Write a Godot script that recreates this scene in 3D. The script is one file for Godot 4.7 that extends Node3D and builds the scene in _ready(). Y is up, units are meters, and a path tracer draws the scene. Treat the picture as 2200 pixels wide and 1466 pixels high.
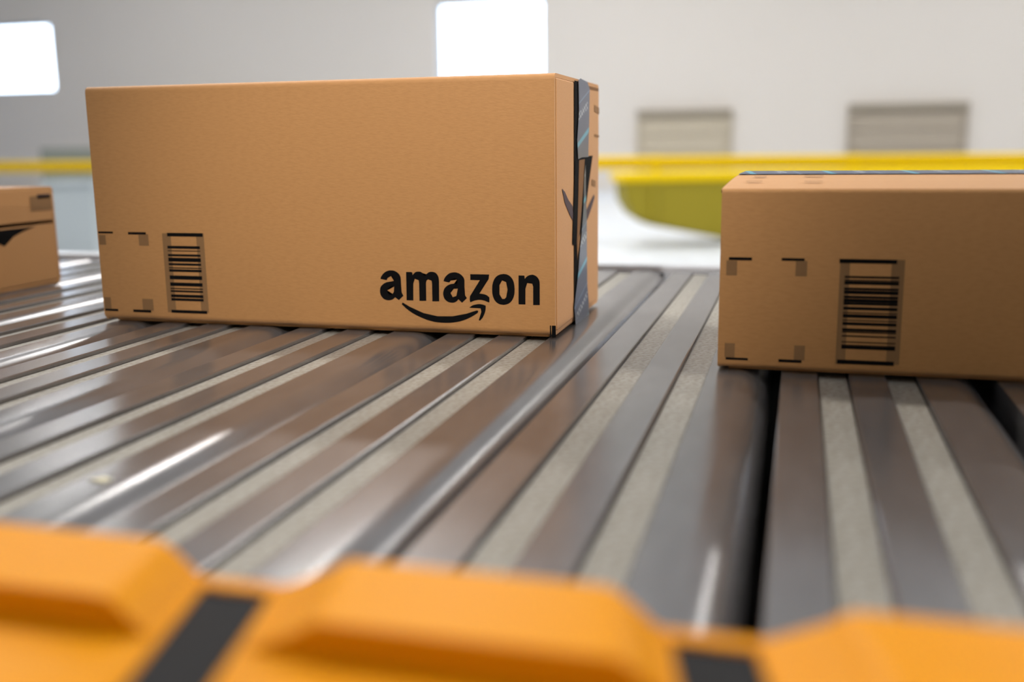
extends Node3D

const PITCH := 0.127
const EDGE := -0.1768
const BEAM_TILT := 0.0
var M := {}
var taken := {}

func numbered(called: String) -> String:
	var n: int = taken.get(called, 0)
	taken[called] = n + 1
	return called if n == 0 else "%s_%03d" % [called, n]

func thing(called: String, label: String, category: String, at := Vector3.ZERO, turn := 0.0, group := "") -> Node3D:
	var o := Node3D.new()
	o.name = numbered(called)
	add_child(o)
	o.position = at
	o.rotation.y = turn
	tag(o, label, category, group)
	return o

func tag(o: Node, label: String, category: String, group := "") -> void:
	o.set_meta("label", label)
	o.set_meta("category", category)
	if group:
		o.set_meta("group", group)

func part(called: String, mesh: Mesh, mat: Material, parent: Node, at := Vector3.ZERO, label := "") -> MeshInstance3D:
	var o := MeshInstance3D.new()
	o.name = called
	o.mesh = mesh
	o.material_override = mat
	o.position = at
	parent.add_child(o, true)
	if label:
		o.set_meta("label", label)
	return o

func struct(called: String, mesh: Mesh, mat: Material, at := Vector3.ZERO, label := "", category := "") -> MeshInstance3D:
	var o := part(called, mesh, mat, self, at, label)
	o.set_meta("kind", "structure")
	if category:
		o.set_meta("category", category)
	return o

# ---------------------------------------------------------------- shapes
func begin() -> SurfaceTool:
	var st := SurfaceTool.new()
	st.begin(Mesh.PRIMITIVE_TRIANGLES)
	return st

func tri(st: SurfaceTool, p: Array, n: Array, uv := []) -> void:
	var order := [0, 1, 2]
	var face: Vector3 = (p[1] - p[0]).cross(p[2] - p[0])
	if face.dot(n[0] + n[1] + n[2]) > 0.0:
		order = [0, 2, 1]
	for i in order:
		st.set_normal(n[i])
		st.set_uv(uv[i] if uv else Vector2.ZERO)
		st.add_vertex(p[i])

func quad(st: SurfaceTool, a: Vector3, b: Vector3, c: Vector3, d: Vector3, n: Array) -> void:
	tri(st, [a, b, c], [n[0], n[1], n[2]])
	tri(st, [a, c, d], [n[0], n[2], n[3]])

# a box whose edges are rounded with radius r, added around a centre
func add_box(st: SurfaceTool, size: Vector3, r := 0.002, at := Vector3.ZERO, seg := 2) -> void:
	var h := size / 2.0
	r = minf(r, minf(h.x, minf(h.y, h.z)) * 0.98)
	var inner := h - Vector3(r, r, r)
	for axis in 3:
		for s in [-1.0, 1.0]:
			var u := (axis + 1) % 3
			var v := (axis + 2) % 3
			var us := steps(h[u], r, seg)
			var vs := steps(h[v], r, seg)
			for i in us.size() - 1:
				for j in vs.size() - 1:
					var ps := []
					var ns := []
					for q in [[i, j], [i + 1, j], [i + 1, j + 1], [i, j + 1]]:
						var p := Vector3.ZERO
						p[axis] = s * h[axis]
						p[u] = us[q[0]]
						p[v] = vs[q[1]]
						var c := p.clamp(-inner, inner)
						var n := (p - c).normalized()
						ps.append(at + c + n * r)
						ns.append(n)
					quad(st, ps[0], ps[1], ps[2], ps[3], ns)

func steps(h: float, r: float, seg: int) -> PackedFloat32Array:
	var a := PackedFloat32Array()
	for i in seg + 1:
		a.append(-h + r * (1.0 - tan(PI / 4.0 * (1.0 - float(i) / seg))))
	for i in seg + 1:
		a.append(h - r * (1.0 - tan(PI / 4.0 * (float(i) / seg))))
	return a

func rbox(size: Vector3, r := 0.002, seg := 2) -> ArrayMesh:
	var st := begin()
	add_box(st, size, r, Vector3.ZERO, seg)
	return st.commit()

# a closed profile (x, y) drawn along z; corners flatter than «soft» degrees are smoothed
func add_extrude(st: SurfaceTool, poly: PackedVector2Array, z0: float, z1: float, soft := 30.0, caps := true, to := Transform3D.IDENTITY) -> void:
	var n := poly.size()
	var area := 0.0
	for i in n:
		area += poly[i].cross(poly[(i + 1) % n])
	var sgn := 1.0 if area > 0.0 else -1.0
	var fn := []
	for i in n:
		var d := (poly[(i + 1) % n] - poly[i]).normalized()
		fn.append(Vector3(d.y * sgn, -d.x * sgn, 0))
	for i in n:
		var j := (i + 1) % n
		var before: Vector3 = fn[(i + n - 1) % n]
		var here: Vector3 = fn[i]
		var after: Vector3 = fn[j]
		var na := (here + before).normalized() if here.angle_to(before) < deg_to_rad(soft) else here
		var nb := (here + after).normalized() if here.angle_to(after) < deg_to_rad(soft) else here
		var a := to * Vector3(poly[i].x, poly[i].y, z0)
		var b := to * Vector3(poly[j].x, poly[j].y, z0)
		var c := to * Vector3(poly[j].x, poly[j].y, z1)
		var d := to * Vector3(poly[i].x, poly[i].y, z1)
		na = to.basis * na
		nb = to.basis * nb
		quad(st, a, b, c, d, [na, nb, nb, na])
	if caps:
		var t := Geometry2D.triangulate_polygon(poly)
		for k in range(0, t.size(), 3):
			for e in [[z0, -1.0], [z1, 1.0]]:
				var ps := []
				for q in 3:
					ps.append(to * Vector3(poly[t[k + q]].x, poly[t[k + q]].y, e[0]))
				var nn: Vector3 = to.basis * Vector3(0, 0, e[1])
				tri(st, ps, [nn, nn, nn])

func extrude(poly: PackedVector2Array, z0: float, z1: float, soft := 30.0, caps := true, to := Transform3D.IDENTITY) -> ArrayMesh:
	var st := begin()
	add_extrude(st, poly, z0, z1, soft, caps, to)
	return st.commit()

# rounded rectangle outline, anticlockwise, centred
func rrect(w: float, h: float, r: float, seg := 4) -> PackedVector2Array:
	var p := PackedVector2Array()
	var cs := [Vector2(w / 2 - r, h / 2 - r), Vector2(-w / 2 + r, h / 2 - r), Vector2(-w / 2 + r, -h / 2 + r), Vector2(w / 2 - r, -h / 2 + r)]
	for k in 4:
		for i in seg + 1:
			p.append(cs[k] + Vector2.from_angle(PI / 2 * (k + float(i) / seg)) * r)
	return p

# tube of cardboard: outer and inner rounded rectangles drawn along z
func sleeve(w: float, h: float, r: float, wall: float, z0: float, z1: float, to: Transform3D) -> ArrayMesh:
	var st := begin()
	var o := rrect(w, h, r)
	var q := rrect(w - 2 * wall, h - 2 * wall, maxf(r - wall, 0.0004))
	add_extrude(st, o, z0, z1, 40.0, false, to)
	var n := o.size()
	for i in n:
		var j := (i + 1) % n
		var d := (q[j] - q[i]).normalized()
		var nn := to.basis * Vector3(-d.y, d.x, 0)
		if q[i] != q[j]:
			quad(st, to * Vector3(q[i].x, q[i].y, z0), to * Vector3(q[j].x, q[j].y, z0), to * Vector3(q[j].x, q[j].y, z1), to * Vector3(q[i].x, q[i].y, z1), [nn, nn, nn, nn])
		for e in [[z0, -1.0], [z1, 1.0]]:
			var m: Vector3 = to.basis * Vector3(0, 0, e[1])
			quad(st, to * Vector3(o[i].x, o[i].y, e[0]), to * Vector3(o[j].x, o[j].y, e[0]), to * Vector3(q[j].x, q[j].y, e[0]), to * Vector3(q[i].x, q[i].y, e[0]), [m, m, m, m])
	return st.commit()

# numbers in tenths of a millimetre: x0, y0, x1, y1 ...
func pts(a: Array) -> PackedVector2Array:
	var p := PackedVector2Array()
	for i in range(0, a.size(), 2):
		p.append(Vector2(a[i], a[i + 1]) * 0.0001)
	return p

# flat print on a plane; hole is joined to the outline by a slit
func add_ink(st: SurfaceTool, poly: PackedVector2Array, hole: PackedVector2Array, to: Transform3D, box := Rect2()) -> void:
	if Geometry2D.is_polygon_clockwise(poly):
		poly.reverse()
	if hole.size():
		if not Geometry2D.is_polygon_clockwise(hole):
			hole.reverse()
		var bi := 0
		var bj := 0
		var best := 1e9
		for i in poly.size():
			for j in hole.size():
				var dd := poly[i].distance_squared_to(hole[j])
				if dd < best:
					best = dd
					bi = i
					bj = j
		var joined := PackedVector2Array()
		for i in poly.size() + 1:
			joined.append(poly[(bi + i) % poly.size()])
		for j in hole.size() + 1:
			joined.append(hole[(bj + j) % hole.size()])
		poly = joined
	var t := Geometry2D.triangulate_polygon(poly)
	if t.is_empty():
		printerr("print could not be triangulated: ", poly.size())
	var n := to.basis * Vector3(0, 0, 1)
	for k in range(0, t.size(), 3):
		var ps := []
		var uv := []
		for q in 3:
			var v := poly[t[k + q]]
			ps.append(to * Vector3(v.x, v.y, 0))
			uv.append((v - box.position) / box.size if box.size.x > 0.0 else Vector2.ZERO)
		tri(st, ps, [n, n, n], uv)

func rect(x0: float, y0: float, x1: float, y1: float) -> PackedVector2Array:
	return PackedVector2Array([Vector2(x0, y0), Vector2(x1, y0), Vector2(x1, y1), Vector2(x0, y1)])

func ink(list: Array, to: Transform3D, box := Rect2()) -> ArrayMesh:
	var st := begin()
	for p in list:
		add_ink(st, p, PackedVector2Array(), to, box)
	return st.commit()

func print_part(called: String, list: Array, m: Material, parent: Node, to: Transform3D, hole := PackedVector2Array()) -> MeshInstance3D:
	var st := begin()
	for p in list:
		add_ink(st, p, hole, to)
	return part(called, st.commit(), m, parent)

func barcode(black: Array, soft: Array, to: Transform3D, parent: Node) -> void:
	var b := Node3D.new()
	b.name = "printed_barcode"
	parent.add_child(b, true)
	b.set_meta("label", "black barcode of level bars")
	for p in black:
		print_part("bar", [p], M.ink, b, to)
	for p in soft:
		print_part("frame_bar", [p], M.ink_soft, b, Transform3D(to.basis, to.origin + to.basis.z * -0.00007))

func rects(list: Array) -> Array:
	var o := []
	for r in list:
		o.append(rect(r[0] * 0.0001, r[1] * 0.0001, r[2] * 0.0001, r[3] * 0.0001))
	return o

func bars(list: Array, xa: float, xb: float) -> Array:
	var o := []
	for r in list:
		var grow: float = (r[1] - r[0]) * 0.00001
		o.append(rect(xa, r[0] * 0.0001 - grow, xb, r[1] * 0.0001 + grow))
	return o

# ---------------------------------------------------------------- materials
func noise(seed_: int, freq: float, octaves := 4, ramp: Array = [], size := 512) -> NoiseTexture2D:
	var f := FastNoiseLite.new()
	f.seed = seed_
	f.frequency = freq
	f.fractal_octaves = octaves
	var t := NoiseTexture2D.new()
	t.width = size
	t.height = size
	t.seamless = true
	t.noise = f
	if ramp:
		var g := Gradient.new()
		g.offsets = PackedFloat32Array(ramp[0])
		g.colors = PackedColorArray(ramp[1])
		t.color_ramp = g
	return t

func mat(color: Color, rough := 0.6, metal := 0.0) -> StandardMaterial3D:
	var m := StandardMaterial3D.new()
	m.albedo_color = color
	m.roughness = rough
	m.metallic = metal
	return m

func textured(m: StandardMaterial3D, scale_: Vector3, albedo: Texture2D, rough: Texture2D = null, bump: Texture2D = null, bump_scale := 0.02) -> StandardMaterial3D:
	m.uv1_triplanar = true
	m.uv1_scale = scale_
	if albedo:
		m.albedo_texture = albedo
	if rough:
		m.roughness_texture = rough
		m.roughness_texture_channel = BaseMaterial3D.TEXTURE_CHANNEL_RED
	if bump:
		m.heightmap_enabled = true
		m.heightmap_texture = bump
		m.heightmap_scale = bump_scale
	return m

func tape_picture() -> ImageTexture:
	var im := Image.create(64, 512, false, Image.FORMAT_RGB8)
	im.fill(Color(0.27, 0.30, 0.38))
	for y in 512:
		for x in 64:
			var k := fposmod(y + x * 0.75, 128.0)
			if k > 20.0 and k < 30.0:
				im.set_pixel(x, y, Color(0.30, 0.58, 0.66))
			elif k > 70.0 and k < 84.0 and x > 10 and x < 50 and (x / 5 + y / 6) % 2 == 0:
				im.set_pixel(x, y, Color(0.62, 0.64, 0.66))
			elif k > 100.0 and k < 103.0:
				im.set_pixel(x, y, Color(0.42, 0.50, 0.60))
	return ImageTexture.create_from_image(im)

func make_materials() -> void:
	var kraft_ramp := [[0.0, 0.45, 1.0], [Color(0.94, 0.93, 0.92), Color(0.975, 0.97, 0.968), Color(1, 1, 1)]]
	M.kraft = textured(mat(Color(0.745, 0.54, 0.32), 0.6), Vector3(6, 22, 22), noise(3, 0.04, 5, kraft_ramp), null, noise(5, 0.06, 4), 0.004)
	M.kraft.metallic_specular = 0.38
	M.kraft_edge = mat(Color(0.46, 0.31, 0.15), 0.85)
	M.kraft.rim_enabled = true
	M.kraft.rim = 0.5
	M.kraft.rim_tint = 0.2
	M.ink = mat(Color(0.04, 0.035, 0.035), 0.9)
	M.ink.metallic_specular = 0.25
	M.ink_soft = mat(Color(0.525, 0.382, 0.225), 0.8)
	M.ink_grey = mat(Color(0.28, 0.22, 0.23), 0.8)
	M.tape = mat(Color.WHITE, 0.28)
	M.tape.albedo_texture = tape_picture()
	var wear := noise(11, 0.012, 5, [[0.0, 0.5, 1.0], [Color(0.92, 0.915, 0.91), Color(0.96, 0.957, 0.955), Color(1, 1, 1)]])
	M.slat = textured(mat(Color(0.57, 0.56, 0.555), 0.24, 0.75), Vector3(10, 10, 3), wear)
	M.groove = textured(mat(Color(0.645, 0.625, 0.595), 0.5, 0.3), Vector3(20, 9, 20), noise(21, 0.02, 5, [[0.0, 0.42, 0.6, 1.0], [Color(0.78, 0.76, 0.73), Color(0.9, 0.89, 0.84), Color(0.97, 0.97, 0.95), Color(1, 1, 1)]]))
	M.shoe = mat(Color(0.95, 0.615, 0.0), 0.45)
	M.shoe.metallic_specular = 0.3
	M.dark = mat(Color(0.045, 0.045, 0.05), 0.7)
	M.rubber = mat(Color(0.055, 0.05, 0.048), 0.85)
	M.rail_white = mat(Color(0.86, 0.87, 0.88), 0.35)
	M.wall = mat(Color(0.925, 0.90, 0.87), 0.85)
	M.ceiling = mat(Color(0.90, 0.90, 0.905), 0.9)
	M.floor = textured(mat(Color(0.93, 0.95, 0.97), 0.5), Vector3(0.4, 0.4, 0.4), noise(51, 0.01, 4, [[0.0, 1.0], [Color(0.92, 0.92, 0.92), Color(1, 1, 1)]]))
	M.yellow = mat(Color(0.97, 0.82, 0.0), 0.55)
	M.yellow.metallic_specular = 0.25
	M.shaded_yellow = mat(Color(0.61, 0.55, 0.07), 0.7)  # the trough's yellow with the shade of its upright faces mixed in
	M.bin = mat(Color(0.66, 0.69, 0.70), 0.5)
	M.door = mat(Color(0.80, 0.755, 0.67), 0.6)
	M.door_grey = mat(Color(0.71, 0.665, 0.60), 0.6)
	M.door_trim = mat(Color(0.66, 0.62, 0.55), 0.6)
	M.frame = mat(Color(0.80, 0.82, 0.84), 0.4)
	M.machine = mat(Color(0.60, 0.62, 0.58), 0.6)
	M.cream = mat(Color(0.90, 0.86, 0.72), 0.5)
	M.paper = mat(Color(0.92, 0.88, 0.74), 0.7)
	M.glass = mat(Color(0.9, 0.95, 1.0, 0.06), 0.03)
	M.glass.transparency = BaseMaterial3D.TRANSPARENCY_ALPHA
	M.lamp = mat(Color(0.9, 0.9, 0.9), 0.5)
	M.lamp.emission_enabled = true
	M.lamp.emission = Color(0.80, 0.88, 1.0)
	M.lamp.emission_energy_multiplier = 4.0

# ---------------------------------------------------------------- conveyor
func slat_profile() -> PackedVector2Array:
	var c := 0.0006
	var g := -0.0036
	var p := PackedVector2Array()
	for v in [Vector2(0, -0.024), Vector2(0, -c), Vector2(c, 0), Vector2(0.0222 - c, 0), Vector2(0.0222, -c), Vector2(0.0222, g), Vector2(0.0410, g), Vector2(0.0410, -c), Vector2(0.0410 + c, 0),
			Vector2(0.0630 - c, 0), Vector2(0.0630, -c), Vector2(0.0630, g), Vector2(0.0815, g), Vector2(0.0815, -c), Vector2(0.0815 + c, 0)]:
		p.append(v)
	for i in 11:
		var a := PI / 2 * i / 10.0
		p.append(Vector2(0.1000 + 0.0210 * sin(a), -0.020 + 0.020 * cos(a)))
	p.append(Vector2(0.1210, -0.024))
	return p

func make_slat() -> Node3D:
	var t := thing("sorter_slat", "", "slat")
	part("slat_body", extrude(slat_profile(), -0.495, 0.495, 25.0), M.slat, t, Vector3(-0.0635, 0.024, 0))
	for x in [0.0316, 0.07225]:
		part("groove_floor", rbox(Vector3(0.0172, 0.001, 0.989), 0.0004, 1), M.groove, t, Vector3(x - 0.0635, 0.024 - 0.0034, 0), "paler scuffed groove floor")
	part("end_cap", rbox(Vector3(0.112, 0.020, 0.004), 0.001, 1), M.dark, t, Vector3(-0.0035, 0.0115, -0.497))
	return t

func make_shoe() -> Node3D:
	var t := thing("diverter_shoe", "", "diverter shoe")
	# local x runs from the slat's left edge; the whole shoe leans a little to the right towards the front
	var lean := Transform3D(Basis(Vector3(1, 0, 0), Vector3(0, 1, 0), Vector3(0.22, 0, 1)), Vector3(-0.22 * 0.505, 0, 0))
	var top := PackedVector2Array([Vector2(0.0005, 0.0210), Vector2(0.1055, 0.0210), Vector2(0.1065, 0.0222), Vector2(0.1065, 0.0262), Vector2(0.1052, 0.0275), Vector2(0.0008, 0.0275), Vector2(-0.0005, 0.0262), Vector2(-0.0005, 0.0222)])
	part("shoe_cap", extrude(top, 0.5030, 0.6000, 50.0, true, lean), M.shoe, t)
	# the raised bar: trapezoid with sloping ends and rounded shoulders
	var q := PackedVector2Array([Vector2(0.001, 0.0265), Vector2(0.1045, 0.0265), Vector2(0.1035, 0.0278)])
	for i in 7:
		q.append(Vector2(0.0970 - 0.0070 * (i / 6.0), 0.0335 + 0.0035 * sin(PI / 2 * i / 6.0)))
	for i in 7:
		q.append(Vector2(0.0235 - 0.0070 * (i / 6.0), 0.0335 + 0.0035 * cos(PI / 2 * i / 6.0)))
	q.append(Vector2(0.0035, 0.0278))
	part("pusher_bar", extrude(q, 0.5032, 0.5385, 50.0, true, lean), M.shoe, t)
	part("back_lip", extrude(rect(0.1060, 0.0222, 0.1270, 0.0274), 0.5031, 0.5085, 10.0, true, lean), M.shoe, t)
	part("spacer", extrude(rect(0.1066, 0.0060, 0.1263, 0.0262), 0.5086, 0.5990, 10.0, true, lean), M.rubber, t, Vector3.ZERO, "black rubber spacer beside the cap")
	part("carriage", extrude(rect(0.004, 0.0, 0.102, 0.0212), 0.5060, 0.5980, 10.0, true, lean), M.dark, t, Vector3.ZERO, "black carriage under the orange cap")
	return t

# ---------------------------------------------------------------- building
func wall_with_holes(w: float, y0: float, y1: float, x_left: float, holes: Array, thick: float) -> ArrayMesh:
	var st := begin()
	var x := x_left
	for h in holes:
		piece(st, x, h[0], y0, y1, thick)
		piece(st, h[0], h[1], y0, h[2], thick)
		piece(st, h[0], h[1], h[3], y1, thick)
		x = h[1]
	piece(st, x, x_left + w, y0, y1, thick)
	return st.commit()

func piece(st: SurfaceTool, xa: float, xb: float, ya: float, yb: float, thick: float) -> void:
	if xb > xa and yb > ya:
		add_box(st, Vector3(xb - xa, yb - ya, thick), 0.002, Vector3((xa + xb) / 2, (ya + yb) / 2, -thick / 2), 1)

func make_window(n: int, x0: float, x1: float, y0: float, y1: float, z: float, label: String) -> void:
	var t := Node3D.new()
	t.name = "window_%d" % n
	add_child(t)
	t.position = Vector3((x0 + x1) / 2, y0, z)
	t.set_meta("kind", "structure")
	tag(t, label, "window")
	var w := x1 - x0
	var h := y1 - y0
	var st := begin()
	for s in [-1.0, 1.0]:
		add_box(st, Vector3(0.07, h, 0.12), 0.01, Vector3(s * (w / 2 - 0.035), h / 2, -0.2), 1)
		add_box(st, Vector3(w - 0.14, 0.07, 0.12), 0.01, Vector3(0, h / 2 + s * (h / 2 - 0.035), -0.2), 1)
	part("window_frame", st.commit(), M.frame, t)
	part("pane", rbox(Vector3(w - 0.14, h - 0.14, 0.006), 0.001, 1), M.glass, t, Vector3(0, h / 2, -0.2))

func make_door(n: int, x0: float, x1: float, top: float, z: float, m: Material, label: String) -> void:
	var t := Node3D.new()
	t.name = "door_%d" % n
	add_child(t)
	t.position = Vector3((x0 + x1) / 2, -1.05, z)
	t.set_meta("kind", "structure")
	tag(t, label, "dock door")
	var w := x1 - x0
	var h := top + 1.05
	var k := 4
	for i in k:
		part("door_panel", rbox(Vector3(w - 0.2, (h - 0.16) / k - 0.015, 0.06), 0.012, 2), m, t, Vector3(0, (h - 0.16) * (i + 0.5) / k, 0.06))
	var st := begin()
	for s in [-1.0, 1.0]:
		add_box(st, Vector3(0.09, h - 0.14, 0.14), 0.01, Vector3(s * (w / 2 - 0.045), (h - 0.14) / 2, 0.07), 1)
	part("door_jamb", st.commit(), m, t)
	part("lintel", rbox(Vector3(w, 0.14, 0.22), 0.01), M.door_trim, t, Vector3(0, h - 0.07, 0.11), "darker lintel")

func _ready() -> void:
	# camera, sky, light and exposure
	var cam := Camera3D.new()
	cam.name = "camera"
	add_child(cam)
	cam.position = Vector3(0.2092, 0.145, 0.7367)
	cam.rotation = Vector3(-0.1907, 0.2713, -0.0118)
	var lens := CameraAttributesPhysical.new()
	lens.frustum_focal_length = 52.34
	lens.frustum_focus_distance = 0.745
	lens.exposure_aperture = 5.2
	lens.frustum_near = 0.02
	lens.frustum_far = 200.0
	cam.attributes = lens
	cam.fov = 36.98
	cam.current = true
	var env := Environment.new()
	env.background_mode = Environment.BG_SKY
	var sky := ProceduralSkyMaterial.new()
	sky.sky_top_color = Color(0.62, 0.78, 1.0)
	sky.sky_horizon_color = Color(0.88, 0.94, 1.0)
	sky.sky_curve = 0.2
	sky.ground_horizon_color = Color(0.75, 0.78, 0.8)
	sky.ground_bottom_color = Color(0.45, 0.45, 0.45)
	sky.sky_energy_multiplier = 2.6
	sky.ground_energy_multiplier = 1.5
	env.sky = Sky.new()
	env.sky.sky_material = sky
	env.tonemap_mode = Environment.TONE_MAPPER_LINEAR
	env.tonemap_exposure = 0.94
	env.sdfgi_enabled = true
	env.ssao_enabled = true
	env.ssil_enabled = true
	var we := WorldEnvironment.new()
	we.name = "world"
	we.environment = env
	add_child(we)
	make_materials()
	var n_light := 0
	for z in [-19.0, -11.0, -3.5, 5.0]:
		for x in [-16.0, -5.0, 6.0, 15.0]:
			var lt := thing("ceiling_light", "white ceiling panel light, %s from the left in the row %s" % [{-16.0: "first", -5.0: "second", 6.0: "third", 15.0: "fourth"}[x], {-19.0: "nearest the far wall", -11.0: "second from the far wall", -3.5: "just behind the conveyor", 5.0: "in front of the conveyor"}[z]], "ceiling light", Vector3(x, 7.7, z), 0.0, "panel lights under the hall ceiling")
			var hs := begin()
			add_box(hs, Vector3(2.5, 0.09, 0.8), 0.02, Vector3(0, 0.08, 0))
			for s in [-1.0, 1.0]:
				add_box(hs, Vector3(0.02, 0.26, 0.02), 0.004, Vector3(s, 0.18, 0), 1)
			part("housing", hs.commit(), M.frame, lt)
			part("diffuser", rbox(Vector3(2.4, 0.03, 0.7), 0.01), M.lamp, lt, Vector3(0, 0.02, 0))
			var al := AreaLight3D.new()
			al.name = "panel_light"
			al.area_size = Vector2(2.4, 0.7)
			al.light_energy = {-19.0: 27.0, -11.0: 24.0, -3.5: 44.0, 5.0: 3.0}[z] * {-16.0: 0.6, -5.0: 1.3, 6.0: 0.9, 15.0: 0.6}[x]
			al.light_color = Color(1.0, 0.985, 0.965)
			al.shadow_enabled = true
			al.area_range = 60.0
			al.rotation.x = -PI / 2
			al.position = Vector3(0, -0.02, 0)
			lt.add_child(al)
			n_light += 1

	added_lamp(Vector3(1.02, 0.86, 0.16), Vector3(0.04, 0.11, -0.09), Vector3(1.35, -1.05, 0.85), 1.05, 15.0, "added white cone lamp out of view, lighting the carton end from the right")
	added_lamp(Vector3(-0.04, 0.85, 0.95), Vector3(-0.07, 0.12, 0.0), Vector3(-0.55, -1.05, 0.9), 1.08, 17.0, "added white cone lamp out of view in front of the conveyor, facing the cartons")

	# ------------------------------------------------ the hall
	struct("floor", rbox(Vector3(60, 0.3, 42), 0.01, 1), M.floor, Vector3(-5, -1.2, -6))
	struct("ceiling", rbox(Vector3(60, 0.3, 42), 0.01, 1), M.ceiling, Vector3(-5, 8.15, -6))
	struct("wall_back", wall_with_holes(60.0, -1.05, 8.0, -35.0, [[-24.6, -21.38, 1.86, 3.86], [-9.22, -6.28, 1.75, 3.84]], 0.3), M.wall, Vector3(0, 0, -26))
	struct("wall_left", rbox(Vector3(0.3, 9.05, 42), 0.01, 1), M.wall, Vector3(-35.15, 3.475, -6))
	struct("wall_right", rbox(Vector3(0.3, 9.05, 42), 0.01, 1), M.wall, Vector3(25.15, 3.475, -6))
	struct("wall_front", rbox(Vector3(60, 9.05, 0.3), 0.01, 1), M.wall, Vector3(-5, 3.475, 14.85))
	make_window(1, -24.6, -21.38, 1.86, 3.86, -26.0, "bright overexposed window high on the far wall, at the left edge")
	make_window(2, -9.22, -6.28, 1.75, 3.84, -26.0, "bright overexposed window high on the far wall, above the tall carton")
	make_door(1, -3.8, -1.42, 0.95, -26.0, M.door, "tan dock door with dark lintel in the far wall, the left one")
	make_door(2, 1.35, 4.05, 1.0, -26.0, M.door_grey, "darker greyish dock door with dark lintel in the far wall, the right one")

	# guard rail: two-wave beam on posts
	var gr := thing("guard_rail", "long yellow two-wave guard rail on posts in front of the far wall", "guard rail", Vector3(-4.0, -1.05, -19.0), BEAM_TILT)
	var wave := PackedVector2Array()
	for i in 25:
		var yy := 0.125 * (i / 12.0 - 1.0)
		wave.append(Vector2(0.05 * cos(i / 24.0 * TAU * 2.0) * -1.0 + 0.05, yy))
	for i in range(24, -1, -1):
		wave.append(wave[i] + Vector2(-0.012, 0))
	part("rail_beam", extrude(wave, -12.5, 16.0, 60.0, true, Transform3D(Basis(Vector3.UP, PI / 2).rotated(Vector3.UP, PI), Vector3.ZERO)), M.yellow, gr, Vector3(0, 0.815, 0))
	for i in 7:
		part("rail_post", rbox(Vector3(0.12, 0.95, 0.12), 0.01), M.yellow, gr, Vector3(-9.2 + 3.6 * i, 0.475, -0.1))

	# long yellow trough: sloping end, open at the top, on skids
	var hp := thing("yellow_trough", "long yellow open trough with a sloping left end behind the right carton", "trough", Vector3(-1.80, -1.05, -11.25), 0.36)
	var shell := PackedVector2Array([Vector2(6.4, 0.04), Vector2(1.85, 0.04), Vector2(1.22, 0.075), Vector2(0.30, 0.26), Vector2(0.13, 0.37), Vector2(0.03, 0.53), Vector2(0.0, 0.79)])
	var inner := PackedVector2Array([Vector2(0.03, 0.79), Vector2(0.06, 0.54), Vector2(0.155, 0.39), Vector2(0.31, 0.29), Vector2(1.23, 0.105), Vector2(1.85, 0.07), Vector2(6.37, 0.07), Vector2(6.37, 0.79), Vector2(6.4, 0.79)])
	shell.append_array(inner)
	part("trough_shell", extrude(shell, -0.28, 0.28, 40.0), M.shaded_yellow, hp)
	var face := PackedVector2Array([Vector2(6.38, 0.05), Vector2(1.85, 0.05), Vector2(1.22, 0.085), Vector2(0.305, 0.27), Vector2(0.14, 0.38), Vector2(0.045, 0.535), Vector2(0.015, 0.79), Vector2(6.38, 0.79)])
	part("side_sheet", extrude(face, 0.265, 0.28, 10.0), M.shaded_yellow, hp)
	part("side_sheet", extrude(face, -0.28, -0.265, 10.0), M.shaded_yellow, hp)
	for z in [-0.28, 0.28]:
		part("rim", rbox(Vector3(6.5, 0.10, 0.09), 0.03, 3), M.yellow, hp, Vector3(3.2, 0.80, z))
	for x in [-0.01, 6.41]:
		part("rim", rbox(Vector3(0.09, 0.10, 0.56), 0.03, 3), M.yellow, hp, Vector3(x, 0.80, 0))
	for x in [0.36, 1.7, 3.1, 4.5, 5.9]:
		part("stiffener", rbox(Vector3(0.09, 0.44, 0.05), 0.01), M.shaded_yellow, hp, Vector3(x, 0.55, 0.29))
	for x in [2.6, 4.2, 5.8]:
		part("skid", rbox(Vector3(0.14, 0.06, 0.6), 0.01), M.yellow, hp, Vector3(x, 0.03, 0))

	# far left: a cabinet
	var cb := thing("machine_cabinet", "grey green machine cabinet standing far behind the left carton", "cabinet", Vector3(-17.7, -1.05, -22.5), 0.1)
	part("cabinet_body", rbox(Vector3(2.2, 1.17, 0.9), 0.02), M.machine, cb, Vector3(0, 0.645, 0))
	part("plinth", rbox(Vector3(2.1, 0.08, 0.8), 0.01), M.dark, cb, Vector3(0, 0.04, 0))
	part("cabinet_door", rbox(Vector3(1.0, 0.9, 0.03), 0.01), M.machine, cb, Vector3(-0.52, 0.64, 0.46))
	part("cabinet_door", rbox(Vector3(1.0, 0.9, 0.03), 0.01), M.machine, cb, Vector3(0.52, 0.64, 0.46))
	var bn := thing("plastic_bin", "pale grey plastic bin on the floor behind the left and tall cartons", "bin", Vector3(-6.78, -1.05, -8.2))
	var hull := begin()
	var lo := [Vector3(-0.23, 0, 0.2), Vector3(0.23, 0, 0.2), Vector3(0.23, 0, -0.2), Vector3(-0.23, 0, -0.2)]
	for i in 4:
		var j := (i + 1) % 4
		var ha: Vector3 = lo[i]
		var hb: Vector3 = lo[j]
		var grow := Vector3(1.22, 0, 1.22)
		var up := Vector3(0, 0.86, 0)
		var outward := ((ha + hb) * Vector3(1, 0, 1)).normalized()
		quad(hull, ha, hb, hb * grow + up, ha * grow + up, [outward, outward, outward, outward])
		quad(hull, ha * 0.95, hb * 0.95, hb * grow * 0.95 + up, ha * grow * 0.95 + up, [-outward, -outward, -outward, -outward])
	quad(hull, lo[0], lo[1], lo[2], lo[3], [Vector3.DOWN, Vector3.DOWN, Vector3.DOWN, Vector3.DOWN])
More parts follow.
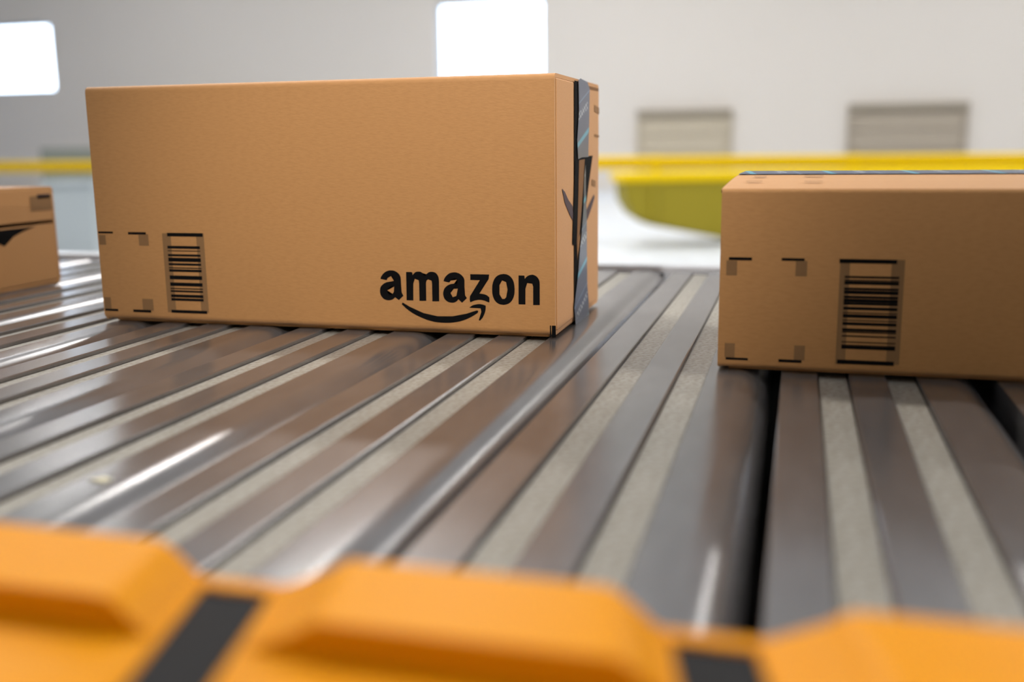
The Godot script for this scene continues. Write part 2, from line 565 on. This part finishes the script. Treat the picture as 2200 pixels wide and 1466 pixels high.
	part("bin_body", hull.commit(), M.bin, bn)
	var brim := begin()
	for s in [-1.0, 1.0]:
		add_box(brim, Vector3(0.62, 0.05, 0.04), 0.015, Vector3(0, 0.86, s * 0.25))
		add_box(brim, Vector3(0.04, 0.05, 0.5), 0.015, Vector3(s * 0.29, 0.86, 0))
	part("bin_rim", brim.commit(), M.bin, bn)

	# ------------------------------------------------ the conveyor
	var cf := thing("conveyor_frame", "long conveyor frame with a pale side rail carrying the grey slats", "conveyor", Vector3(-0.2, -1.05, 0.06))
	part("bed_pan", rbox(Vector3(3.2, 0.01, 1.1), 0.002), M.dark, cf, Vector3(0, 0.95, 0))
	part("far_rail", rbox(Vector3(3.2, 0.13, 0.03), 0.004), M.rail_white, cf, Vector3(0, 0.990, -0.520), "white side rail")
	part("near_rail", rbox(Vector3(3.2, 0.10, 0.03), 0.004), M.dark, cf, Vector3(0, 0.985, 0.615))
	part("slat_track", rbox(Vector3(3.2, 0.056, 0.03), 0.004), M.dark, cf, Vector3(0, 0.996, -0.44))
	part("slat_track", rbox(Vector3(3.2, 0.056, 0.03), 0.004), M.dark, cf, Vector3(0, 0.996, 0.36))
	for x in [-1.4, 0.0, 1.4]:
		for z in [-0.5, 0.5]:
			part("frame_leg", rbox(Vector3(0.06, 0.95, 0.06), 0.004), M.rail_white, cf, Vector3(x, 0.475, z))
	var slat_words := {
		-7: "ribbed grey slat at the left edge, farthest left of those under the left carton",
		-6: "ribbed grey slat under the left carton, second from the left end",
		-5: "ribbed grey slat under the left carton, next to its taped end",
		-4: "ribbed grey slat just below the taped end of the left carton",
		-3: "ribbed grey slat filling the opening between the left carton and the tall carton",
		-2: "ribbed grey slat running under the left end of the tall carton",
		-1: "ribbed grey slat passing under the barcode of the tall carton",
		0: "ribbed grey slat passing under the middle of the tall carton, left of its printed word",
		1: "ribbed grey slat passing under the printed word of the tall carton",
		2: "ribbed grey slat in the open gap between the tall carton and the right carton",
		3: "ribbed grey slat under the barcode of the right carton",
		4: "ribbed grey slat under the right carton at the right edge, past its barcode",
		5: "ribbed grey slat right of the frame, second past the barcode of the right carton",
	}
	var shoe_words := {
		-1: "orange diverter shoe with a raised bar, leftmost at the front edge of the slats",
		0: "orange diverter shoe with a raised bar, between the two dark gaps at the front",
		1: "orange diverter shoe with a raised bar, rightmost at the front edge",
	}
	var slat0: Node3D = make_slat()
	var shoe0: Node3D = make_shoe()
	var order := [-7, -6, -5, -4, -3, -2, -1, 0, 1, 2, 3, 4, 5]
	for k in order:
		var sl: Node3D = slat0
		if k != -7:
			sl = slat0.duplicate()
			sl.name = numbered("sorter_slat")
			add_child(sl)
		sl.position = Vector3(EDGE + PITCH * (k) + 0.0635, -0.024, 0.065)
		tag(sl, slat_words[k], "slat", "ribbed slats of the conveyor")
	for k in [-1, 0, 1]:
		var sh: Node3D = shoe0
		if k != -1:
			sh = shoe0.duplicate()
			sh.name = numbered("diverter_shoe")
			add_child(sh)
		sh.position = Vector3(EDGE + PITCH * (k + 2), 0.0005, 0)
		tag(sh, shoe_words[k], "diverter shoe", "orange diverter shoes along the front edge")

	var sc := thing("paper_scrap", "small cream paper scrap lying on a grey slat near the front left", "scrap", Vector3(-0.0845, 0.0, 0.3673))
	var scp := PackedVector2Array([Vector2(-0.0050, -0.0012), Vector2(0.0035, -0.0030), Vector2(0.0048, 0.0020), Vector2(-0.0005, 0.0032)])
	part("scrap_sheet", extrude(scp, 0.0, 0.0008, 10.0, true, Transform3D(Basis(Vector3.RIGHT, -PI / 2), Vector3.ZERO)), M.paper, sc)

	# ------------------------------------------------ tall carton
	var W1 := 0.396
	var H1 := 0.1951
	var D1 := 0.1725
	var c1 := thing("cardboard_carton", "tall brown carton with a black printed word and curved arrow on its front", "cardboard box", Vector3(0.0386 - W1 / 2, 0, -D1 / 2))
	var end_x := W1 / 2
	var along_x := Transform3D(Basis(Vector3(0, 0, 1), Vector3(0, 1, 0), Vector3(-1, 0, 0)), Vector3(0, H1 / 2 + 0.0014, 0))
	part("carton_body", sleeve(D1, H1 - 0.0028, 0.0045, 0.003, -end_x + 0.0005, end_x - 0.0005, along_x), M.kraft, c1)
	part("back_flap", rbox(Vector3(0.003, H1 - 0.004, D1 - 0.004), 0.0012), M.kraft, c1, Vector3(-end_x + 0.0018, H1 / 2, 0))
	part("bottom_flap", rbox(Vector3(W1 - 0.014, 0.003, D1 - 0.016), 0.001), M.kraft, c1, Vector3(0, 0.0015, 0))
	# the taped end: two flaps that leave a dark slot between them
	part("end_flap", rbox(Vector3(0.003, H1 - 0.009, 0.0610), 0.0012), M.kraft, c1, Vector3(end_x - 0.0013, H1 / 2 + 0.0014, D1 / 2 - 0.0035 - 0.0305))
	part("end_flap", rbox(Vector3(0.003, H1 - 0.009, 0.0905), 0.0012), M.kraft, c1, Vector3(end_x - 0.0013, H1 / 2 + 0.0014, D1 / 2 - 0.0785 - 0.04525))
	# print on the front: local origin at the lower right corner of the front face
	var front := Transform3D(Basis.IDENTITY, Vector3(end_x, 0, D1 / 2 + 0.00015))
	var none := PackedVector2Array()
	var word := Node3D.new()
	word.name = "printed_word"
	c1.add_child(word, true)
	word.set_meta("label", "black printed word amazon")
	print_part("letter", [pts([-1405, 427, -1401, 442, -1392, 454, -1382, 467, -1370, 477, -1356, 486, -1343, 491, -1327, 495, -1311, 496, -1295, 495, -1282, 491, -1268, 485, -1256, 476, -1247, 467, -1241, 458, -1236, 447, -1234, 433, -1234, 398, -1234, 353, -1231, 326, -1217, 299, -1256, 263, -1287, 284, -1299, 273, -1311, 266, -1326, 261, -1341, 259, -1357, 260, -1370, 263, -1383, 269, -1393, 278, -1402, 289, -1409, 301, -1412, 316, -1413, 331, -1411, 346, -1408, 359, -1401, 370, -1392, 379, -1381, 388, -1370, 395, -1355, 401, -1341, 404, -1317, 406, -1301, 405, -1293, 414, -1291, 427, -1294, 438, -1302, 446, -1316, 450, -1333, 446, -1344, 435, -1353, 418, -1380, 422])], M.ink, word, front, pts([-1292, 369, -1307, 371, -1326, 366, -1341, 356, -1350, 338, -1348, 318, -1336, 306, -1323, 303, -1307, 311, -1296, 329, -1291, 352]))
	print_part("letter", [pts([-1189, 486, -1144, 486, -1138, 482, -1135, 462, -1128, 472, -1120, 480, -1111, 486, -1102, 490, -1088, 491, -1075, 491, -1064, 487, -1055, 481, -1045, 469, -1036, 455, -1029, 465, -1023, 472, -1013, 480, -1003, 487, -990, 491, -977, 492, -964, 491, -954, 488, -942, 481, -933, 471, -926, 458, -922, 444, -920, 422, -923, 263, -979, 261, -978, 401, -981, 423, -994, 434, -1010, 432, -1022, 422, -1027, 405, -1029, 264, -1085, 262, -1084, 399, -1088, 424, -1103, 438, -1118, 434, -1129, 417, -1132, 397, -1136, 264, -1192, 264])], M.ink, word, front, none)
	print_part("letter", [pts([-884, 422, -879, 437, -872, 450, -861, 463, -848, 474, -835, 483, -820, 488, -803, 491, -786, 492, -771, 489, -758, 485, -745, 478, -733, 468, -725, 459, -718, 448, -715, 437, -714, 425, -715, 383, -716, 329, -711, 315, -697, 295, -738, 257, -766, 284, -776, 271, -789, 262, -802, 257, -815, 255, -831, 256, -846, 259, -859, 265, -869, 273, -878, 283, -884, 295, -888, 308, -890, 322, -888, 336, -885, 349, -880, 361, -873, 371, -864, 380, -853, 388, -840, 395, -827, 400, -799, 404, -781, 403, -772, 411, -771, 425, -775, 435, -784, 443, -798, 446, -814, 440, -826, 427, -836, 412, -860, 416])], M.ink, word, front, pts([-769, 366, -789, 368, -807, 364, -823, 350, -829, 331, -824, 309, -811, 299, -799, 299, -783, 309, -772, 328]))
	print_part("letter", [pts([-667, 480, -517, 481, -521, 446, -596, 333, -566, 330, -551, 327, -536, 321, -517, 305, -518, 266, -534, 270, -557, 279, -582, 284, -607, 284, -635, 278, -671, 263, -676, 285, -673, 310, -591, 436, -667, 436])], M.ink, word, front, none)
	print_part("letter", [pts([-317, 372, -319, 340, -325, 315, -335, 293, -348, 276, -364, 263, -383, 255, -407, 251, -431, 253, -450, 260, -466, 272, -479, 289, -488, 310, -494, 335, -495, 367, -493, 400, -486, 425, -477, 446, -463, 464, -447, 476, -428, 484, -404, 488, -380, 486, -361, 478, -346, 466, -333, 450, -324, 429, -319, 404])], M.ink, word, front, pts([-373, 369, -374, 349, -377, 334, -380, 321, -385, 310, -391, 302, -398, 297, -407, 296, -416, 297, -424, 301, -429, 309, -434, 319, -437, 332, -439, 348, -440, 367, -439, 387, -436, 402, -433, 415, -428, 426, -422, 434, -415, 438, -406, 440, -397, 439, -390, 434, -384, 427, -379, 417, -376, 404, -374, 388]))
	print_part("letter", [pts([-286, 479, -240, 479, -237, 454, -228, 466, -216, 476, -202, 483, -189, 486, -176, 487, -164, 484, -152, 478, -142, 471, -133, 460, -126, 447, -123, 433, -122, 416, -123, 258, -174, 257, -173, 396, -180, 419, -199, 429, -219, 423, -230, 404, -233, 380, -234, 259, -288, 259, -287, 378])], M.ink, word, front, none)
	print_part("printed_arrow", [pts([-1225, 245, -1197, 230, -1168, 214, -1140, 200, -1111, 188, -1082, 177, -1054, 167, -1025, 159, -997, 154, -968, 149, -939, 146, -911, 145, -882, 146, -864, 146, -816, 150, -787, 154, -759, 159, -731, 166, -702, 174, -660, 189, -620, 202, -609, 200, -608, 192, -615, 181, -652, 157, -677, 143, -703, 131, -732, 120, -760, 111, -789, 105, -817, 100, -846, 97, -874, 96, -912, 96, -941, 98, -969, 101, -998, 107, -1027, 114, -1055, 124, -1084, 135, -1112, 147, -1141, 161, -1169, 178, -1198, 199, -1232, 229, -1231, 237])], M.ink, c1, front)
	print_part("arrow_head", [pts([-680, 221, -659, 237, -645, 243, -630, 247, -615, 250, -600, 252, -586, 251, -572, 249, -548, 241, -548, 225, -550, 206, -558, 179, -574, 146, -596, 123, -606, 126, -590, 162, -581, 200, -582, 213, -589, 219, -600, 222, -631, 223, -659, 220])], M.ink, c1, front)
	barcode(bars([[637, 656], [614, 620], [573, 588], [530, 557], [498, 513], [472, 479], [445, 462], [382, 409], [326, 351], [299, 307], [274, 287], [231, 251], [202, 220]], -0.3290, -0.2985) + rects([[-3284, 736, -2952, 765], [-3297, 97, -2960, 122], [-3332, 100, -3252, 760], [-3014, 106, -2944, 764]].slice(0, 2)), rects([[-3284, 736, -2952, 765], [-3297, 97, -2960, 122], [-3332, 100, -3252, 760], [-3014, 106, -2944, 764]].slice(2)), front, c1)
	for q in rects([[-3945, 753, -3802, 769], [-3656, 747, -3485, 767], [-3945, 93, -3814, 112], [-3667, 91, -3493, 113]]) + [rect(-0.0030, 0.0015, 0.0, 0.0105), rect(-0.0045, 0.0015, -0.0036, 0.0105)]:
		print_part("printed_mark", [q], M.ink, c1, front)
	for q in rects([[-3943, 657, -3878, 739], [-3558, 655, -3465, 751], [-3945, 111, -3879, 211], [-3571, 108, -3467, 207]]):
		print_part("printed_mark", [q], M.ink_soft, c1, front)
	# the taped end: local x runs to the back
	var side := Transform3D(Basis(Vector3(0, 0, 1), Vector3(0, 1, 0), Vector3(1, 0, 0)), Vector3(end_x + 0.0006, 0, D1 / 2))
	print_part("arrow_print", [pts([-201, 1118, -297, 1089, -429, 1019, -583, 963, -600, 844, -462, 909, -296, 1008])], M.ink_grey, c1, side)
	print_part("arrow_print", [pts([-1470, 1014, -1492, 981, -1367, 908, -1204, 827, -1124, 798, -1103, 885, -1243, 935])], M.ink_grey, c1, side)
	for q in [pts([-1477, 1773, -1694, 1753, -1694, 1700, -1477, 1720]), pts([-1482, 1527, -1699, 1517, -1699, 1498, -1482, 1508]), pts([-1363, 1146, -1533, 1126, -1533, 1074, -1363, 1094])]:
		print_part("small_print", [q], M.ink_soft, c1, side)
	part("paper_tab", ink([pts([-654, 1324, -889, 1342, -1380, 1346, -1200, 1093, -1083, 906, -1026, 832, -873, 729, -708, 638, -565, 663])], side.translated(Vector3(0.0004, 0, 0))), M.ink, c1, Vector3.ZERO, "black torn tab on the taped end")
	part("tab_edge", ink([pts([-797, 1317, -1021, 1321, -966, 1122, -910, 954, -817, 734, -726, 515, -708, 668, -762, 1000])], side.translated(Vector3(0.0007, 0, 0))), M.kraft_edge, c1)
	print_part("slot_shade", [rect(-0.0790, 0.004, -0.0640, H1 - 0.002)], M.ink, c1, side.translated(Vector3(0.0001, 0, 0)))  # black strip laid over the slot, painting in its dark inside
	print_part("seam_line", [rect(-0.1660, H1 - 0.0055, -0.1120, H1 - 0.0035)], M.kraft_edge, c1, side.translated(Vector3(0.0001, 0, 0)))
	var tbox := Rect2(-0.125, -0.01, 0.07, 0.21)
	for q in [pts([-759, 1939, -831, 1957, -1112, 1944, -1210, 1896, -1194, 1631, -1158, 1338, -889, 1338, -743, 1326, -707, 1479, -778, 1696]), pts([-1041, 1283, -985, 1140, -967, 951, -892, 727, -818, 582, -726, 363, -635, 224, -599, 153, -653, -20, -1215, -37, -1192, 101, -1130, 271, -1107, 552, -1104, 788, -1063, 1022])]:
		part("tape", ink([q], side.translated(Vector3(0.0010, 0, 0)), tbox), M.tape, c1, Vector3.ZERO, "blue grey printed tape")

	# ------------------------------------------------ right carton
	var W2 := 0.42
	var H2 := 0.1163
	var D2 := 0.188
	var c2 := thing("cardboard_carton", "low brown carton with a large barcode and tape along its top", "cardboard box", Vector3(0.1638 + W2 / 2, 0, 0.0821 - D2 / 2))
	var along2 := Transform3D(Basis(Vector3(0, 0, 1), Vector3(0, 1, 0), Vector3(-1, 0, 0)), Vector3(0, H2 / 2 + 0.0014, 0))
	part("carton_body", sleeve(D2, H2 - 0.0028, 0.003, 0.003, -W2 / 2 + 0.0005, W2 / 2 - 0.0005, along2), M.kraft, c2)
	for s in [-1.0, 1.0]:
		part("end_flap", rbox(Vector3(0.003, H2 - 0.004, D2 - 0.004), 0.0012), M.kraft, c2, Vector3(s * (W2 / 2 - 0.0018), H2 / 2, 0))
	part("bottom_flap", rbox(Vector3(W2 - 0.014, 0.003, D2 - 0.016), 0.001), M.kraft, c2, Vector3(0, 0.0015, 0))
	# two flaps that rise to the seam
	var rise := 0.0076
	for s in [-1.0, 1.0]:
		var fs := begin()
		var l := -W2 / 2
		var seam: float = 0.0008 * s
		var zo: float = s * (D2 / 2 - 0.0012)
		var y0 := H2 - 0.0005
		var y1 := H2 + rise
		var up := Vector3(0, (D2 / 2), s * rise).normalized()
		var rows := []
		for k in 7:
			var f := k / 6.0
			var zz := lerpf(zo, seam, f)
			var yy := lerpf(y0, y1, sin(f * PI / 2))
			rows.append([Vector3(l + 0.0105 * f, yy, zz), Vector3(-l - 0.0105 * f, yy, zz)])
		for k in 6:
			var a: Vector3 = rows[k][0]
			var b: Vector3 = rows[k + 1][0]
			var nn := (b - a).cross(Vector3.RIGHT).normalized()
			if nn.y < 0.0:
				nn = -nn
			quad(fs, rows[k][0], rows[k][1], rows[k + 1][1], rows[k + 1][0], [nn, nn, nn, nn])
			var dn := Vector3(0, -0.0025, 0)
			quad(fs, rows[k][0] + dn, rows[k][1] + dn, rows[k + 1][1] + dn, rows[k + 1][0] + dn, [-nn, -nn, -nn, -nn])
			for e in 2:
				var side_n := Vector3(-1.0 if e == 0 else 1.0, 0, 0)
				quad(fs, rows[k][e], rows[k + 1][e], rows[k + 1][e] + dn, rows[k][e] + dn, [side_n, side_n, side_n, side_n])
		part("top_flap", fs.commit(), M.kraft, c2)
	var ts := begin()
	for s in [-1.0, 1.0]:
		for k in 1:
			var za := 0.0
			var zb: float = s * 0.034
			var fa2 := 1.0
			var fb2 := 1.0 - 0.034 / (D2 / 2)
			var ya := H2 + rise + 0.0006
			var yb := lerpf(H2, H2 + rise, sin(fb2 * PI / 2)) + 0.0006
			var nt := Vector3(0, 1, 0.1 * s).normalized()
			var la := -W2 / 2 + 0.0105
			var lb := -W2 / 2 + 0.0105 * fb2
			var p := [Vector3(la, ya, za), Vector3(W2 / 2, ya, za), Vector3(W2 / 2, yb, zb), Vector3(lb, yb, zb)]
			var w: float = 0.5 - 0.5 * s
			var uv := [Vector2(0.5, 0), Vector2(0.5, 2), Vector2(w, 2), Vector2(w, 0)]
			tri(ts, [p[0], p[1], p[2]], [nt, nt, nt], [uv[0], uv[1], uv[2]])
			tri(ts, [p[0], p[2], p[3]], [nt, nt, nt], [uv[0], uv[2], uv[3]])
	part("tape", ts.commit(), M.tape, c2, Vector3.ZERO, "dark tape with small teal dashes")
	var slope := Vector3(0, 0.109, -1).normalized()
	var over := Transform3D(Basis(Vector3.RIGHT, slope, Vector3.RIGHT.cross(slope)), Vector3(-W2 / 2, H2 + 0.0045, 0.062))
	for q in [rect(0.018, 0.012, 0.026, 0.0145), rect(0.050, 0.014, 0.062, 0.0165), rect(0.014, -0.009, 0.024, -0.007), rect(0.050, -0.010, 0.061, -0.008)]:
		print_part("small_print", [q], M.ink_soft, c2, over)
	var front2 := Transform3D(Basis.IDENTITY, Vector3(-W2 / 2, 0, D2 / 2 + 0.00015))
	barcode(bars([[620, 631], [602, 608], [581, 598], [547, 559], [522, 541], [495, 509], [471, 489], [454, 467], [423, 439], [401, 407], [374, 393], [353, 359], [327, 343], [290, 304], [279, 286], [253, 261], [216, 222], [196, 202], [177, 193]], 0.0760, 0.1075) + rects([[724, 710, 1057, 736], [739, 79, 1073, 106], [729, 77, 787, 731], [1027, 87, 1103, 736]].slice(0, 2)), rects([[724, 710, 1057, 736], [739, 79, 1073, 106], [729, 77, 787, 731], [1027, 87, 1103, 736]].slice(2)), front2, c2)
	for q in rects([[59, 716, 201, 735], [381, 718, 519, 735], [56, 75, 196, 90], [385, 73, 526, 92]]):
		print_part("printed_mark", [q], M.ink, c2, front2)
	for q in rects([[45, 619, 111, 713], [467, 623, 536, 719], [49, 92, 112, 183], [478, 90, 543, 185]]):
		print_part("printed_mark", [q], M.ink_soft, c2, front2)

	# ------------------------------------------------ left carton, lying on its side
	var W0 := 0.40
	var H0 := 0.1055
	var D0 := 0.19
	var c0 := thing("cardboard_carton", "brown carton at the left edge with its dark seamed end towards the right", "cardboard box", Vector3(-0.58 - W0 / 2, 0, -0.222 + D0 / 2))
	var along0 := Transform3D(Basis(Vector3(0, 0, 1), Vector3(0, 1, 0), Vector3(-1, 0, 0)), Vector3(0, H0 / 2, 0))
	part("carton_body", sleeve(D0, H0, 0.004, 0.003, -W0 / 2 + 0.0005, W0 / 2 - 0.0005, along0), M.kraft, c0)
	part("back_flap", rbox(Vector3(0.003, H0 - 0.004, D0 - 0.004), 0.0012), M.kraft, c0, Vector3(-W0 / 2 + 0.0018, H0 / 2, 0))
	part("end_flap", rbox(Vector3(0.003, 0.0620, D0 - 0.007), 0.0012), M.kraft, c0, Vector3(W0 / 2 - 0.0013, 0.0345, 0))
	part("end_flap", rbox(Vector3(0.003, 0.0345, D0 - 0.007), 0.0012), M.kraft, c0, Vector3(W0 / 2 - 0.0013, 0.0862, 0))
	var side0 := Transform3D(Basis(Vector3(0, 0, 1), Vector3(0, 1, 0), Vector3(1, 0, 0)), Vector3(W0 / 2 + 0.0006, 0, 0.222 - D0 / 2))
	part("arrow_print", ink([pts([-1900, 640, -1300, 640, -1300, 520, -1420, 470, -1560, 560, -1700, 600])], side0), M.ink, c0)
	part("printed_mark", ink([rect(-0.218, 0.080, -0.185, 0.096)], side0), M.ink_soft, c0)
	part("printed_mark", ink([rect(-0.216, 0.093, -0.196, 0.0975)], side0), M.ink_grey, c0)

# an added, unseen lamp on a stand, making light fall off across the cartons
func added_lamp(at: Vector3, aim: Vector3, foot: Vector3, energy: float, cone: float, label: String) -> void:
	var t := thing("added_lamp", label, "lamp", foot)
	part("lamp_base", lathe(PackedVector2Array([Vector2(0, 0), Vector2(0.14, 0), Vector2(0.14, 0.015), Vector2(0.02, 0.03), Vector2(0, 0.03)]), 24), M.dark, t)
	var top := at - foot
	part("lamp_pole", rbox(Vector3(0.024, top.y, 0.024), 0.008), M.frame, t, Vector3(0, top.y / 2 + 0.02, 0))
	var away := Vector3(top.x, 0, top.z)
	var arm := begin()
	add_box(arm, Vector3(0.016, 0.016, away.length() - 0.02), 0.004)
	var am := part("lamp_arm", arm.commit(), M.frame, t, away * 0.5 + Vector3(0, top.y + 0.085, 0))
	am.rotation.y = atan2(away.x, away.z)
	var head := Node3D.new()
	head.name = "lamp_head"
	t.add_child(head)
	head.look_at_from_position(at, aim, Vector3.UP)
	# local -z points at the cartons
	var sh := part("lamp_shade", lathe(PackedVector2Array([Vector2(0.0, 0.085), Vector2(0.022, 0.085), Vector2(0.03, 0.06), Vector2(0.085, -0.05), Vector2(0.082, -0.05), Vector2(0.027, 0.058), Vector2(0.0, 0.07)]), 24), M.frame, head)
	sh.rotation.x = PI / 2
	part("bulb", lathe(PackedVector2Array([Vector2(0, -0.03), Vector2(0.016, -0.022), Vector2(0.022, 0), Vector2(0.016, 0.022), Vector2(0, 0.03)]), 16), M.lamp, head)
	var sp := SpotLight3D.new()
	sp.name = "lamp_beam"
	sp.light_energy = energy
	sp.light_color = Color(1.0, 0.98, 0.97)
	sp.light_size = 0.02
	sp.spot_angle = cone
	sp.spot_angle_attenuation = 1.0
	sp.spot_range = 40.0
	sp.shadow_enabled = true
	head.add_child(sp)

# a profile (radius, height) turned about the y axis
func lathe(p: PackedVector2Array, n: int) -> ArrayMesh:
	var st := begin()
	for i in p.size() - 1:
		var d := (p[i + 1] - p[i]).normalized()
		for k in n:
			var a := TAU * k / n
			var b := TAU * (k + 1) / n
			var na := Vector3(cos(a) * d.y, -d.x, sin(a) * d.y)
			var nb := Vector3(cos(b) * d.y, -d.x, sin(b) * d.y)
			quad(st, Vector3(cos(a) * p[i].x, p[i].y, sin(a) * p[i].x), Vector3(cos(b) * p[i].x, p[i].y, sin(b) * p[i].x), Vector3(cos(b) * p[i + 1].x, p[i + 1].y, sin(b) * p[i + 1].x), Vector3(cos(a) * p[i + 1].x, p[i + 1].y, sin(a) * p[i + 1].x), [na, nb, nb, na])
	return st.commit()
